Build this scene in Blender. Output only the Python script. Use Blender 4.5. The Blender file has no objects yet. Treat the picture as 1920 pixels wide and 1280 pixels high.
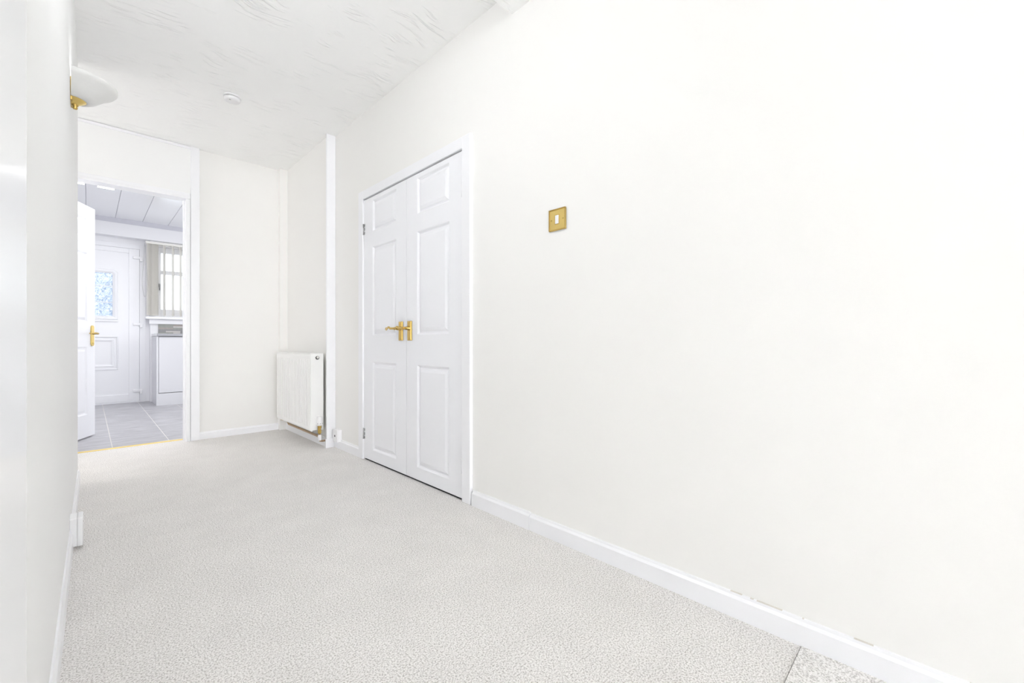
import bpy, bmesh, math, random
from mathutils import Vector, Matrix
random.seed(7)
S = bpy.context.scene
COL = S.collection

# ------------------------------------------------------------------ camera
cam_d = bpy.data.cameras.new('camera')
cam_d.sensor_fit = 'HORIZONTAL'
cam_d.sensor_width = 36.0
cam_d.lens = 15.047
cam_d.clip_start = 0.01
cam = bpy.data.objects.new('camera', cam_d)
COL.objects.link(cam)
cam.location = (0.0, 0.0, 0.82)
cam.rotation_euler = (math.radians(90), 0, math.radians(-44.73))
S.camera = cam

# ------------------------------------------------------------------ world, lights, exposure
W = bpy.data.worlds.new('overcast_sky')
S.world = W
W.use_nodes = True
bg = W.node_tree.nodes['Background']
bg.inputs['Color'].default_value = (0.93, 0.965, 1.0, 1)
bg.inputs['Strength'].default_value = 2.4


def area(name, loc, rot, sx, sy, power, color):
    d = bpy.data.lights.new(name, 'AREA')
    d.shape = 'RECTANGLE'
    d.size, d.size_y = sx, sy
    d.energy = power
    d.color = color
    o = bpy.data.objects.new(name, d)
    COL.objects.link(o)
    o.location = loc
    o.rotation_euler = rot
    return o


R90 = math.radians(90)
# unseen area lights added behind the camera and in the side lobby
area('added_rear_fill', (-0.6, -7.95, 1.35), (R90, 0, math.pi), 3.6, 2.1, 255, (0.93, 0.945, 1.0))
area('added_lobby_fill', (-1.27, 3.92, 1.35), (R90, 0, -R90), 0.7, 1.8, 6.6, (1.0, 0.98, 0.965))
area('added_kitchen_side_fill', (2.15, 6.2, 1.5), (R90, 0, R90), 1.8, 1.4, 8, (0.97, 0.97, 1.0))  # added fill from the right side of the kitchen, no window there
area('kitchen_ceiling_lights', (0.4, 5.5, 2.40), (0, 0, 0), 1.4, 1.2, 24, (1.0, 0.99, 0.985))
pd = bpy.data.lights.new('added_hall_fill', 'POINT')      # fill light added above the top of the frame, no fitting built
pd.energy = 7.4
pd.shadow_soft_size = 0.15
pd.color = (0.965, 0.98, 1.0)
po = bpy.data.objects.new('added_hall_fill', pd)
COL.objects.link(po)
po.location = (0.18, 1.42, 2.17)

V = S.view_settings
S.display_settings.display_device = 'sRGB'
V.view_transform = 'Standard'
V.look = 'None'
V.exposure = 0.17
V.gamma = 1.0
V.use_curve_mapping = False
S.cycles.max_bounces = 16
S.cycles.diffuse_bounces = 10
S.cycles.transmission_bounces = 8
S.cycles.transparent_max_bounces = 12
S.cycles.caustics_reflective = False
S.cycles.caustics_refractive = False


# ------------------------------------------------------------------ materials
def new_mat(name):
    m = bpy.data.materials.new(name)
    m.use_nodes = True
    nt = m.node_tree
    return m, nt, nt.nodes['Principled BSDF']


def paint(name, col, rough=0.5, var=0.012, nscale=3.0, bump=0.0, bscale=120.0, metal=0.0, bdist=0.002, spec=0.5):
    """A painted or metal surface: faint noise in the tone and a fine relief."""
    m, nt, p = new_mat(name)
    N, L = nt.nodes, nt.links
    tc = N.new('ShaderNodeTexCoord')
    nz = N.new('ShaderNodeTexNoise')
    nz.inputs['Scale'].default_value = nscale
    nz.inputs['Detail'].default_value = 3
    L.new(tc.outputs['Object'], nz.inputs['Vector'])
    mx = N.new('ShaderNodeMix')
    mx.data_type = 'RGBA'
    mx.inputs[6].default_value = (*[max(0, c * (1 - var)) for c in col], 1)
    mx.inputs[7].default_value = (*[min(1, c * (1 + var)) for c in col], 1)
    L.new(nz.outputs['Fac'], mx.inputs[0])
    L.new(mx.outputs[2], p.inputs['Base Color'])
    p.inputs['Roughness'].default_value = rough
    p.inputs['Metallic'].default_value = metal
    p.inputs['Specular IOR Level'].default_value = spec
    if bump:
        n2 = N.new('ShaderNodeTexNoise')
        n2.inputs['Scale'].default_value = bscale
        n2.inputs['Detail'].default_value = 4
        L.new(tc.outputs['Object'], n2.inputs['Vector'])
        b = N.new('ShaderNodeBump')
        b.inputs['Strength'].default_value = bump
        b.inputs['Distance'].default_value = bdist
        L.new(n2.outputs['Fac'], b.inputs['Height'])
        L.new(b.outputs['Normal'], p.inputs['Normal'])
    return m


def emitter(name, col, strength):
    m, nt, p = new_mat(name)
    p.inputs['Base Color'].default_value = (*col, 1)
    p.inputs['Emission Color'].default_value = (*col, 1)
    p.inputs['Emission Strength'].default_value = strength
    return m


def carpet(name, lo, hi):
    m, nt, p = new_mat(name)
    N, L = nt.nodes, nt.links
    tc = N.new('ShaderNodeTexCoord')
    a = N.new('ShaderNodeTexNoise')
    a.inputs['Scale'].default_value = 230
    a.inputs['Detail'].default_value = 4
    a.inputs['Roughness'].default_value = 0.65
    b = N.new('ShaderNodeTexNoise')
    b.inputs['Scale'].default_value = 4.5
    b.inputs['Detail'].default_value = 5
    b.inputs['Roughness'].default_value = 0.7
    for n in (a, b):
        L.new(tc.outputs['Object'], n.inputs['Vector'])
    r = N.new('ShaderNodeValToRGB')
    r.color_ramp.elements[0].position = 0.36
    r.color_ramp.elements[0].color = (*lo, 1)
    r.color_ramp.elements[1].position = 0.55
    r.color_ramp.elements[1].color = (*hi, 1)
    L.new(a.outputs['Fac'], r.inputs['Fac'])
    mr = N.new('ShaderNodeMapRange')
    mr.inputs['From Min'].default_value = 0.3
    mr.inputs['From Max'].default_value = 0.7
    mr.inputs['To Min'].default_value = 0.95
    mr.inputs['To Max'].default_value = 1.03
    L.new(b.outputs['Fac'], mr.inputs['Value'])
    vm = N.new('ShaderNodeVectorMath')
    vm.operation = 'SCALE'
    L.new(r.outputs['Color'], vm.inputs[0])
    L.new(mr.outputs['Result'], vm.inputs['Scale'])
    L.new(vm.outputs['Vector'], p.inputs['Base Color'])
    p.inputs['Roughness'].default_value = 0.95
    p.inputs['Specular IOR Level'].default_value = 0.1
    bp = N.new('ShaderNodeBump')
    bp.inputs['Strength'].default_value = 0.7
    bp.inputs['Distance'].default_value = 0.004
    L.new(a.outputs['Fac'], bp.inputs['Height'])
    L.new(bp.outputs['Normal'], p.inputs['Normal'])
    return m


def artex(name, col):
    """Hand-combed ceiling plaster: short strokes that swirl, in patches."""
    m, nt, p = new_mat(name)
    N, L = nt.nodes, nt.links
    tc = N.new('ShaderNodeTexCoord')
    dn = N.new('ShaderNodeTexNoise')          # bends the strokes a little
    dn.inputs['Scale'].default_value = 2.2
    L.new(tc.outputs['Object'], dn.inputs['Vector'])
    va = N.new('ShaderNodeVectorMath')
    va.operation = 'MULTIPLY_ADD'
    va.inputs[1].default_value = (0.28, 0.28, 0.0)
    L.new(dn.outputs['Color'], va.inputs[0])
    L.new(tc.outputs['Object'], va.inputs[2])
    mp = N.new('ShaderNodeMapping')
    mp.inputs['Rotation'].default_value = (0, 0, math.radians(28))
    mp.inputs['Scale'].default_value = (7.0, 62.0, 1.0)
    L.new(va.outputs['Vector'], mp.inputs['Vector'])
    wv = N.new('ShaderNodeTexNoise')
    wv.inputs['Scale'].default_value = 1.0
    wv.inputs['Detail'].default_value = 1.5
    L.new(mp.outputs['Vector'], wv.inputs['Vector'])
    ms = N.new('ShaderNodeTexNoise')
    ms.inputs['Scale'].default_value = 4.5
    ms.inputs['Detail'].default_value = 3
    fine = N.new('ShaderNodeTexNoise')
    fine.inputs['Scale'].default_value = 26
    fine.inputs['Detail'].default_value = 4
    for n in (ms, fine):
        L.new(tc.outputs['Object'], n.inputs['Vector'])
    rr = N.new('ShaderNodeMapRange')
    rr.inputs['From Min'].default_value = 0.46
    rr.inputs['From Max'].default_value = 0.60
    L.new(ms.outputs['Fac'], rr.inputs['Value'])
    pw = N.new('ShaderNodeMapRange')
    pw.inputs['From Min'].default_value = 0.54
    pw.inputs['From Max'].default_value = 0.66
    L.new(wv.outputs['Fac'], pw.inputs['Value'])
    mu = N.new('ShaderNodeMath')
    mu.operation = 'MULTIPLY'
    L.new(pw.outputs[0], mu.inputs[0])
    L.new(rr.outputs['Result'], mu.inputs[1])
    ad = N.new('ShaderNodeMath')
    ad.operation = 'MULTIPLY_ADD'
    ad.inputs[1].default_value = 0.35
    L.new(fine.outputs['Fac'], ad.inputs[0])
    L.new(mu.outputs[0], ad.inputs[2])
    b = N.new('ShaderNodeBump')
    b.inputs['Strength'].default_value = 0.7
    b.inputs['Distance'].default_value = 0.006
    L.new(ad.outputs[0], b.inputs['Height'])
    L.new(b.outputs['Normal'], p.inputs['Normal'])
    p.inputs['Base Color'].default_value = (*col, 1)
    p.inputs['Roughness'].default_value = 0.55
    return m


def stone_tile(name, a, b):
    m, nt, p = new_mat(name)
    N, L = nt.nodes, nt.links
    tc = N.new('ShaderNodeTexCoord')
    mp = N.new('ShaderNodeMapping')
    mp.inputs['Scale'].default_value = (3.0, 16.0, 8.0)
    nz = N.new('ShaderNodeTexNoise')
    nz.inputs['Scale'].default_value = 1.6
    nz.inputs['Detail'].default_value = 6
    nz.inputs['Roughness'].default_value = 0.65
    L.new(tc.outputs['Object'], mp.inputs['Vector'])
    L.new(mp.outputs['Vector'], nz.inputs['Vector'])
    r = N.new('ShaderNodeValToRGB')
    r.color_ramp.elements[0].position = 0.34
    r.color_ramp.elements[0].color = (*a, 1)
    r.color_ramp.elements[1].position = 0.66
    r.color_ramp.elements[1].color = (*b, 1)
    L.new(nz.outputs['Fac'], r.inputs['Fac'])
    L.new(r.outputs['Color'], p.inputs['Base Color'])
    p.inputs['Roughness'].default_value = 0.32
    return m


def clear_glass(name):
    m, nt, p = new_mat(name)
    N, L = nt.nodes, nt.links
    N.remove(p)
    t = N.new('ShaderNodeBsdfTransparent')
    t.inputs['Color'].default_value = (0.95, 0.97, 0.98, 1)
    g = N.new('ShaderNodeBsdfGlossy')
    g.inputs['Roughness'].default_value = 0.02
    fr = N.new('ShaderNodeFresnel')
    fr.inputs['IOR'].default_value = 1.45
    mx = N.new('ShaderNodeMixShader')
    L.new(fr.outputs[0], mx.inputs[0])
    L.new(t.outputs[0], mx.inputs[1])
    L.new(g.outputs[0], mx.inputs[2])
    L.new(mx.outputs[0], N['Material Output'].inputs['Surface'])
    return m


def obscure_glass(name):
    """Patterned privacy glass: mottled relief that scatters the light passing through."""
    m, nt, p = new_mat(name)
    N, L = nt.nodes, nt.links
    N.remove(p)
    tc = N.new('ShaderNodeTexCoord')
    nz = N.new('ShaderNodeTexNoise')
    nz.inputs['Scale'].default_value = 38
    nz.inputs['Detail'].default_value = 3
    nz.inputs['Distortion'].default_value = 1.8
    L.new(tc.outputs['Object'], nz.inputs['Vector'])
    r = N.new('ShaderNodeValToRGB')
    r.color_ramp.elements[0].position = 0.40
    r.color_ramp.elements[0].color = (0.40, 0.45, 0.53, 1)
    r.color_ramp.elements[1].position = 0.56
    r.color_ramp.elements[1].color = (0.70, 0.74, 0.80, 1)
    L.new(nz.outputs['Fac'], r.inputs['Fac'])
    b = N.new('ShaderNodeBump')
    b.inputs['Strength'].default_value = 0.8
    b.inputs['Distance'].default_value = 0.01
    L.new(nz.outputs['Fac'], b.inputs['Height'])
    tl = N.new('ShaderNodeBsdfTranslucent')
    L.new(r.outputs['Color'], tl.inputs['Color'])
    L.new(b.outputs['Normal'], tl.inputs['Normal'])
    t = N.new('ShaderNodeBsdfTransparent')
    L.new(r.outputs['Color'], t.inputs['Color'])
    gl = N.new('ShaderNodeBsdfGlossy')
    gl.inputs['Roughness'].default_value = 0.12
    L.new(b.outputs['Normal'], gl.inputs['Normal'])
    m1 = N.new('ShaderNodeMixShader')
    m1.inputs[0].default_value = 0.6
    L.new(tl.outputs[0], m1.inputs[1])
    L.new(t.outputs[0], m1.inputs[2])
    m2 = N.new('ShaderNodeMixShader')
    m2.inputs[0].default_value = 0.06
    L.new(m1.outputs[0], m2.inputs[1])
    L.new(gl.outputs[0], m2.inputs[2])
    L.new(m2.outputs[0], N['Material Output'].inputs['Surface'])
    return m


def frosted(name):
    m, nt, p = new_mat(name)
    N, L = nt.nodes, nt.links
    tl = N.new('ShaderNodeBsdfTranslucent')
    tl.inputs['Color'].default_value = (0.9, 0.9, 0.89, 1)
    nz = N.new('ShaderNodeTexNoise')
    nz.inputs['Scale'].default_value = 14
    r = N.new('ShaderNodeValToRGB')
    r.color_ramp.elements[0].color = (0.88, 0.88, 0.87, 1)
    r.color_ramp.elements[1].color = (0.92, 0.92, 0.91, 1)
    L.new(nz.outputs['Fac'], r.inputs['Fac'])
    L.new(r.outputs['Color'], p.inputs['Base Color'])
    p.inputs['Roughness'].default_value = 0.3
    mx = N.new('ShaderNodeMixShader')
    mx.inputs[0].default_value = 0.35
    L.new(p.outputs[0], mx.inputs[1])
    L.new(tl.outputs[0], mx.inputs[2])
    L.new(mx.outputs[0], N['Material Output'].inputs['Surface'])
    return m


M_WALL = paint('cream_wall_paint', (0.876, 0.869, 0.847), 0.6, 0.012, 1.6, 0.10, 90)
M_WALLW = paint('white_wall_paint', (0.89, 0.892, 0.888), 0.6, 0.010, 1.6, 0.10, 90)
M_CEIL = artex('combed_plaster', (0.94, 0.943, 0.937))
M_TRIM = paint('white_gloss_paint', (0.89, 0.894, 0.915), 0.28, 0.008, 6, 0.06, 60)
M_DOOR = paint('white_satin_door_paint', (0.885, 0.89, 0.918), 0.30, 0.008, 5, 0.04, 140)
M_CARPET = carpet('cut_pile_carpet', (0.48, 0.455, 0.43), (0.935, 0.915, 0.893))
M_CASING = paint('bright_gloss_paint', (0.95, 0.965, 0.985), 0.25, 0.004, 6)
M_CARPET2 = carpet('cut_pile_carpet_other_nap', (0.52, 0.50, 0.475), (0.955, 0.938, 0.918))
M_BRASS = paint('polished_brass', (0.60, 0.42, 0.13), 0.34, 0.05, 20, metal=1.0)
M_BRASS_B = paint('lacquered_brass', (0.76, 0.58, 0.21), 0.30, 0.04, 20, metal=1.0)
M_STRIP = paint('brass_threshold', (0.86, 0.66, 0.22), 0.35, 0.05, 15, metal=0.75)
M_CHROME = paint('zinc_steel', (0.55, 0.55, 0.56), 0.3, 0.05, 20, metal=1.0)
M_RAD = paint('radiator_enamel', (0.885, 0.885, 0.87), 0.32, 0.008, 5)
M_PLAST = paint('white_plastic', (0.86, 0.86, 0.87), 0.35, 0.008, 8)
M_PLASTC = paint('ivory_plastic', (0.83, 0.82, 0.77), 0.4, 0.01, 8)
M_DARK = paint('dark_void', (0.04, 0.04, 0.045), 0.7)
M_GAP = paint('bare_plaster_line', (0.70, 0.67, 0.62), 0.8)
M_COPPER = paint('weathered_copper', (0.50, 0.36, 0.23), 0.45, 0.2, 25, metal=0.6)
M_UPVC = paint('white_upvc', (0.85, 0.855, 0.875), 0.30, 0.006, 5)
M_KWALL = paint('kitchen_white_paint', (0.86, 0.862, 0.88), 0.55, 0.01, 2)
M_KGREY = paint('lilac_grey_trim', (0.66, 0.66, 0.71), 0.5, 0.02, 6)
M_KCEIL = paint('ceiling_cladding', (0.91, 0.915, 0.935), 0.16, 0.006, 4)
M_KSEAM = paint('cladding_joint', (0.45, 0.45, 0.50), 0.6)
M_TILE = stone_tile('slate_tile', (0.31, 0.305, 0.32), (0.53, 0.525, 0.55))
M_GROUT = paint('pale_grout', (0.78, 0.76, 0.73), 0.8, 0.03, 20)
M_CAB = paint('cabinet_laminate', (0.72, 0.724, 0.75), 0.3, 0.006, 5)
M_WTOP = paint('grey_worktop', (0.38, 0.385, 0.41), 0.4, 0.12, 60)
M_BLIND = paint('ivory_blind_fabric', (0.94, 0.93, 0.905), 0.7, 0.015, 40)
_nt = M_BLIND.node_tree
_tl = _nt.nodes.new('ShaderNodeBsdfTranslucent')
_tl.inputs['Color'].default_value = (0.95, 0.94, 0.91, 1)
_mx = _nt.nodes.new('ShaderNodeMixShader')
_mx.inputs[0].default_value = 0.75
_nt.links.new(_nt.nodes['Principled BSDF'].outputs[0], _mx.inputs[1])
_nt.links.new(_tl.outputs[0], _mx.inputs[2])
_nt.links.new(_mx.outputs[0], _nt.nodes['Material Output'].inputs['Surface'])
M_CORD = paint('grey_bead_cord', (0.50, 0.50, 0.49), 0.5)
M_LED = emitter('led_diffuser', (1.0, 0.99, 0.95), 6.0)
M_GLASS = clear_glass('window_glass')
M_OBS = obscure_glass('obscure_glass')
M_FROST = frosted('frosted_glass')
M_MOS = [paint('mosaic_' + n, c, 0.35, 0.12, 30) for n, c in
         (('pale', (0.60, 0.58, 0.56)), ('grey', (0.33, 0.33, 0.33)), ('taupe', (0.42, 0.38, 0.35)), ('sage', (0.36, 0.37, 0.34)))]


# ------------------------------------------------------------------ mesh helpers
class MB:
    """Collects shapes; build() links them as ONE mesh object."""

    def __init__(self):
        self.bm = bmesh.new()

    def poly(self, pts):
        self.bm.faces.new([self.bm.verts.new(p) for p in pts])
        return self

    def box(self, x0, x1, y0, y1, z0, z1, bev=0.0, seg=2):
        return self.prism([(x0, y0), (x1, y0), (x1, y1), (x0, y1)], z0, z1, bev, seg)

    def prism(self, foot, z0, z1, bev=0.0, seg=2):
        t = bmesh.new()
        lo = [t.verts.new((x, y, z0)) for x, y in foot]
        hi = [t.verts.new((x, y, z1)) for x, y in foot]
        n = len(foot)
        t.faces.new(lo[::-1])
        t.faces.new(hi)
        for i in range(n):
            t.faces.new((lo[i], lo[(i + 1) % n], hi[(i + 1) % n], hi[i]))
        return self._add(t, bev, seg)

    def _add(self, t, bev=0.0, seg=2, mat=None):
        bmesh.ops.recalc_face_normals(t, faces=t.faces)
        if bev:
            bmesh.ops.bevel(t, geom=list(t.edges), offset=bev, segments=seg, affect='EDGES', profile=0.5)
        if mat is not None:
            bmesh.ops.transform(t, matrix=mat, verts=t.verts)
        vs = [self.bm.verts.new(v.co) for v in t.verts]
        t.verts.index_update()
        for f in t.faces:
            self.bm.faces.new([vs[v.index] for v in f.verts]).smooth = f.smooth
        t.free()
        return self

    def extrude_profile(self, prof, path):
        """prof: list of (a,b) closed; path(a,b,k) -> point for k=0,1."""
        t = bmesh.new()
        A = [t.verts.new(path(a, b, 0)) for a, b in prof]
        B = [t.verts.new(path(a, b, 1)) for a, b in prof]
        n = len(prof)
        t.faces.new(A)
        t.faces.new(B[::-1])
        for i in range(n):
            t.faces.new((A[i], B[i], B[(i + 1) % n], A[(i + 1) % n]))
        return self._add(t)

    def lathe(self, prof, seg=24, a0=0.0, a1=math.tau, origin=(0, 0, 0), axis='Z', smooth=True):
        t = bmesh.new()
        full = abs(a1 - a0 - math.tau) < 1e-6
        cnt = seg if full else seg + 1
        rings = []
        for i in range(cnt):
            a = a0 + (a1 - a0) * i / seg
            ring = []
            for r, z in prof:
                x, y = r * math.cos(a), r * math.sin(a)
                p = {'Z': (x, y, z), 'X': (z, x, y), 'Y': (x, z, y), '-X': (-z, x, y), '-Y': (x, -z, y)}[axis]
                ring.append(t.verts.new(Vector(p) + Vector(origin)))
            rings.append(ring)
        for i in range(seg):
            A, B = rings[i], rings[(i + 1) % cnt]
            for j in range(len(prof) - 1):
                f = t.faces.new((A[j], A[j + 1], B[j + 1], B[j]))
                f.smooth = smooth
        bmesh.ops.remove_doubles(t, verts=t.verts, dist=1e-6)
        return self._add(t)

    def tube(self, pts, rad, seg=10, closed=False):
        pts = [Vector(p) for p in pts]
        n = len(pts)
        rads = rad if isinstance(rad, (list, tuple)) else [rad] * n
        t = bmesh.new()
        rings = []
        up = Vector((0.13, 0.21, 0.97)).normalized()
        for i, p in enumerate(pts):
            if closed:
                tan = pts[(i + 1) % n] - pts[i - 1]
            else:
                tan = pts[min(i + 1, n - 1)] - pts[max(i - 1, 0)]
            tan.normalize()
            s = tan.cross(up)
            if s.length < 0.05:
                s = tan.cross(Vector((1, 0, 0)))
            s.normalize()
            u = s.cross(tan)
            rings.append([t.verts.new(p + rads[i] * (math.cos(k * math.tau / seg) * s + math.sin(k * math.tau / seg) * u)) for k in range(seg)])
        for i in range(n if closed else n - 1):
            A, B = rings[i], rings[(i + 1) % n]
            for k in range(seg):
                t.faces.new((A[k], A[(k + 1) % seg], B[(k + 1) % seg], B[k])).smooth = True
        if not closed:
            t.faces.new(rings[0][::-1])
            t.faces.new(rings[-1])
        return self._add(t)

    def build(self, name, mat, parent=None, base=None):
        """Vertices are given in room coordinates (parent: an Empty) or in the parent's own frame when base is False."""
        o_base = Vector((0, 0, 0))
        if parent is not None and base is not False:
            p, off = parent, Vector((0, 0, 0))
            while p is not None:
                off += p.location
                p = p.parent
            o_base = off
        elif base is not None and base is not False:
            o_base = Vector(base)
        me = bpy.data.meshes.new(name)
        bmesh.ops.translate(self.bm, verts=self.bm.verts, vec=-o_base)
        self.bm.to_mesh(me)
        self.bm.free()
        me.materials.append(mat)
        o = bpy.data.objects.new(name, me)
        COL.objects.link(o)
        if parent is not None:
            o.parent = parent
        elif base is not None and base is not False:
            o.location = o_base
        return o


def box(name, mat, x0, x1, y0, y1, z0, z1, parent=None, bev=0.0, base=None):
    return MB().box(x0, x1, y0, y1, z0, z1, bev).build(name, mat, parent, base)


def tag(o, label=None, cat=None, group=None, kind=None):
    if label:
        o['label'] = label
    if cat:
        o['category'] = cat
    if group:
        o['group'] = group
    if kind:
        o['kind'] = kind
    return o


def empty(name, loc, label, cat, group=None, kind=None, rz=0.0):
    o = bpy.data.objects.new(name, None)
    o.empty_display_size = 0.05
    COL.objects.link(o)
    o.location = loc
    o.rotation_euler = (0, 0, rz)
    return tag(o, label, cat, group, kind)


def copy_part(src, parent, loc):
    c = src.copy()
    COL.objects.link(c)
    c.parent = parent
    c.location = loc
    return c


def struct(o, label, cat):
    return tag(o, label, cat, None, 'structure')


# ------------------------------------------------------------------ room shell
XR = 1.377            # face of the right wall
H = 2.425             # ceiling height
YB = 4.39             # face of the wall with the kitchen doorway
KY = 7.70             # far wall of the kitchen
YS = 3.37             # where the right wall steps out behind the radiator
XS = 1.33             # face of the stepped part


def skirt_x(y):       # face of the left skirting: the left wall is not quite parallel to the right one
    return -0.034 - 0.0085 * (3.5 - y)


def left_x(y):
    return skirt_x(y) - 0.008


# hall floor: two carpets that meet at a seam near the camera
fl = struct(MB().prism([(-1.35, 0.4), (-0.1, 0.265), (XR + 0.06, 0.272), (XR + 0.06, YB + 0.09), (-1.35, YB + 0.09)], -0.05, 0.0)
            .build('floor', M_CARPET), 'pale grey-beige cut pile carpet of the hall, up to the brass strip', 'floor')
fl2 = struct(MB().prism([(-6.05, -8.05), (XR + 0.06, -8.05), (XR + 0.06, 0.270), (-0.1, 0.263), (-6.05, 0.263)], -0.05, 0.0025)
             .build('floor', M_CARPET2), 'lighter carpet piece beyond the seam at the bottom right corner', 'floor')

struct(MB().box(-6.1, XR + 0.6, -8.1, YB + 0.1, H, H + 0.08).build('ceiling', M_CEIL),
       'white combed plaster ceiling of the hall', 'ceiling')
struct(box('trim_1', M_CEIL, -2.0, XR + 0.05, 1.14, 1.39, 2.315, H + 0.02),
       'white dropped beam crossing the ceiling at the top of the right wall', 'beam')

# right wall with the closet opening, then the stepped part behind the radiator
mb = MB()
mb.box(XR, XR + 0.1, -8.05, 1.733, -0.04, H + 0.03)
mb.box(XR, XR + 0.1, 2.855, YS + 0.02, -0.04, H + 0.03)
mb.box(XR, XR + 0.1, 1.733, 2.855, 1.812, H + 0.03)
struct(mb.build('wall_right', M_WALL), 'long cream wall on the right with the brass light switch', 'wall')
struct(box('wall_right', M_WALL, XS, XR + 0.1, YS + 0.001, YB + 0.08, -0.04, H + 0.03),
       'cream wall part stepping out behind the radiator', 'wall')
struct(box('trim_2', M_TRIM, 1.3096, XR - 0.0005, YS - 0.016, YS + 0.0008, 0.0, H),
       'narrow white vertical strip between radiator recess and closet', 'trim')
mb = MB()
mb.box(1.62, 1.66, 1.65, 2.95, -0.04, 1.95)
mb.box(XR + 0.1, 1.62, 1.65, 1.70, -0.04, 1.95)
mb.box(XR + 0.1, 1.62, 2.90, 2.95, -0.04, 1.95)
mb.box(XR + 0.1, 1.62, 1.65, 2.95, 1.90, 1.95)
mb.box(XR, 1.62, 1.70, 2.90, -0.04, 0.001)
struct(mb.build('wall_closet', M_DARK), 'dark inside of the closet behind the double doors', 'wall')  # near-black colour stands in for the shade behind the door gaps

# left wall: ends at a corner, a lobby opens behind it
struct(MB().prism([(left_x(0.6), 0.6), (left_x(3.51), 3.51), (-0.15, 3.51), (-0.17, 0.6)], -0.04, H + 0.03)
       .build('wall_left', M_WALLW), 'pale wall along the left edge carrying the glass wall light', 'wall')
struct(MB().prism([(-0.049, 0.40), (-0.049, 0.728), (-0.075, 0.728), (-0.19, 0.70), (-0.19, 0.40)], -0.02, H, 0.003)
       .build('trim_3', M_CASING), 'bright white door casing at the very left edge of the view', 'trim')
mb = MB()
mb.box(-1.35, -1.30, 3.46, YB + 0.1, -0.04, H + 0.03)
mb.box(-1.35, -0.15, 3.46, 3.51, -0.04, H + 0.03)
struct(mb.build('wall_lobby', M_WALLW), 'white walls of the side lobby hidden past the left wall', 'wall')
mb = MB()
mb.box(-6.05, -6.0, -8.05, 0.5, -0.04, H + 0.03)
mb.box(-6.05, -0.15, 0.40, 0.45, -0.04, H + 0.03)
mb.box(-6.05, XR + 0.1, -8.05, -8.0, -0.04, H + 0.03)
struct(mb.build('wall_rear', M_WALLW), 'white walls of the space behind the camera', 'wall')

# back wall round the kitchen doorway
DX0, DX1, HEAD = -0.30, 0.567, 1.988
mb = MB()
mb.box(0.66, XR + 0.1, YB, YB + 0.1, -0.04, H + 0.03)
mb.box(-1.35, DX0 - 0.09, YB, YB + 0.1, -0.04, H + 0.03)
struct(mb.build('wall_back', M_WALL), 'cream wall at the end of the hall beside the kitchen doorway', 'wall')
struct(box('trim_4', M_WALL, 1.264, XS + 0.01, 4.335, YB + 0.01, -0.02, H + 0.01, bev=0.002),
       'boxed-in pipe in the far corner behind the radiator', 'trim')

# kitchen door frame with panel above the head, up to the ceiling
fr = empty('trim_5', (0.13, YB, 0), 'white floor-to-ceiling door frame of the kitchen doorway', 'door frame', kind='structure')
mb = MB()
mb.box(0.600, 0.660, 4.358, YB + 0.085, 0.0, H, 0.002)
mb.box(DX1 + 0.003, 0.5975, 4.362, YB + 0.085, 0.0, HEAD, 0.002)
mb.build('post', M_TRIM, fr)
mb = MB()
mb.box(DX0 - 0.09, DX0 - 0.03, 4.358, YB + 0.085, 0.0, H, 0.002)
mb.box(DX0 - 0.03, DX0 - 0.003, 4.362, YB + 0.085, 0.0, HEAD, 0.002)
mb.build('post', M_TRIM, fr)
MB().box(DX1 - 0.008, DX1 + 0.004, 4.42, 4.455, 0.0, HEAD, 0.001).build('door_stop', M_TRIM, fr)
mb = MB()
mb.box(DX0 - 0.03, 0.5975, 4.362, YB + 0.085, HEAD + 0.001, HEAD + 0.024, 0.002)
mb.box(DX0 - 0.03, 0.5975, 4.368, YB + 0.085, HEAD + 0.024, HEAD + 0.05, 0.002)
mb.build('door_head', M_TRIM, fr)
MB().box(DX0 - 0.032, 0.601, 4.374, YB + 0.07, HEAD + 0.05, H + 0.005).build('overhead_panel', M_WALLW, fr)
MB().box(DX0 - 0.032, 0.601, 4.362, 4.376, H - 0.022, H - 0.002, 0.002).build('top_bead', M_TRIM, fr)

tag(box('threshold_strip', M_STRIP, DX0, DX1, 4.466, 4.492, -0.001, 0.006, bev=0.002, base=(0.13, 4.478, 0)),
    'brass threshold strip between the hall carpet and the grey kitchen tiles', 'threshold strip')


# ------------------------------------------------------------------ skirting boards
def skirting(name, p0, p1, nrm, h, t, mat, parent, z0=0.0):
    """One board from p0 to p1 (on the wall face), nrm points into the room; bevelled top edge."""
    prof = [(0, z0), (t, z0), (t, h * 0.80), (t * 0.55, h * 0.90), (t * 0.45, h), (0, h)]

    def path(a, b, k):
        p = p0 if k == 0 else p1
        return (p[0] + nrm[0] * a, p[1] + nrm[1] * a, b)
    return MB().extrude_profile(prof, path).build(name, mat, parent)


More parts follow.
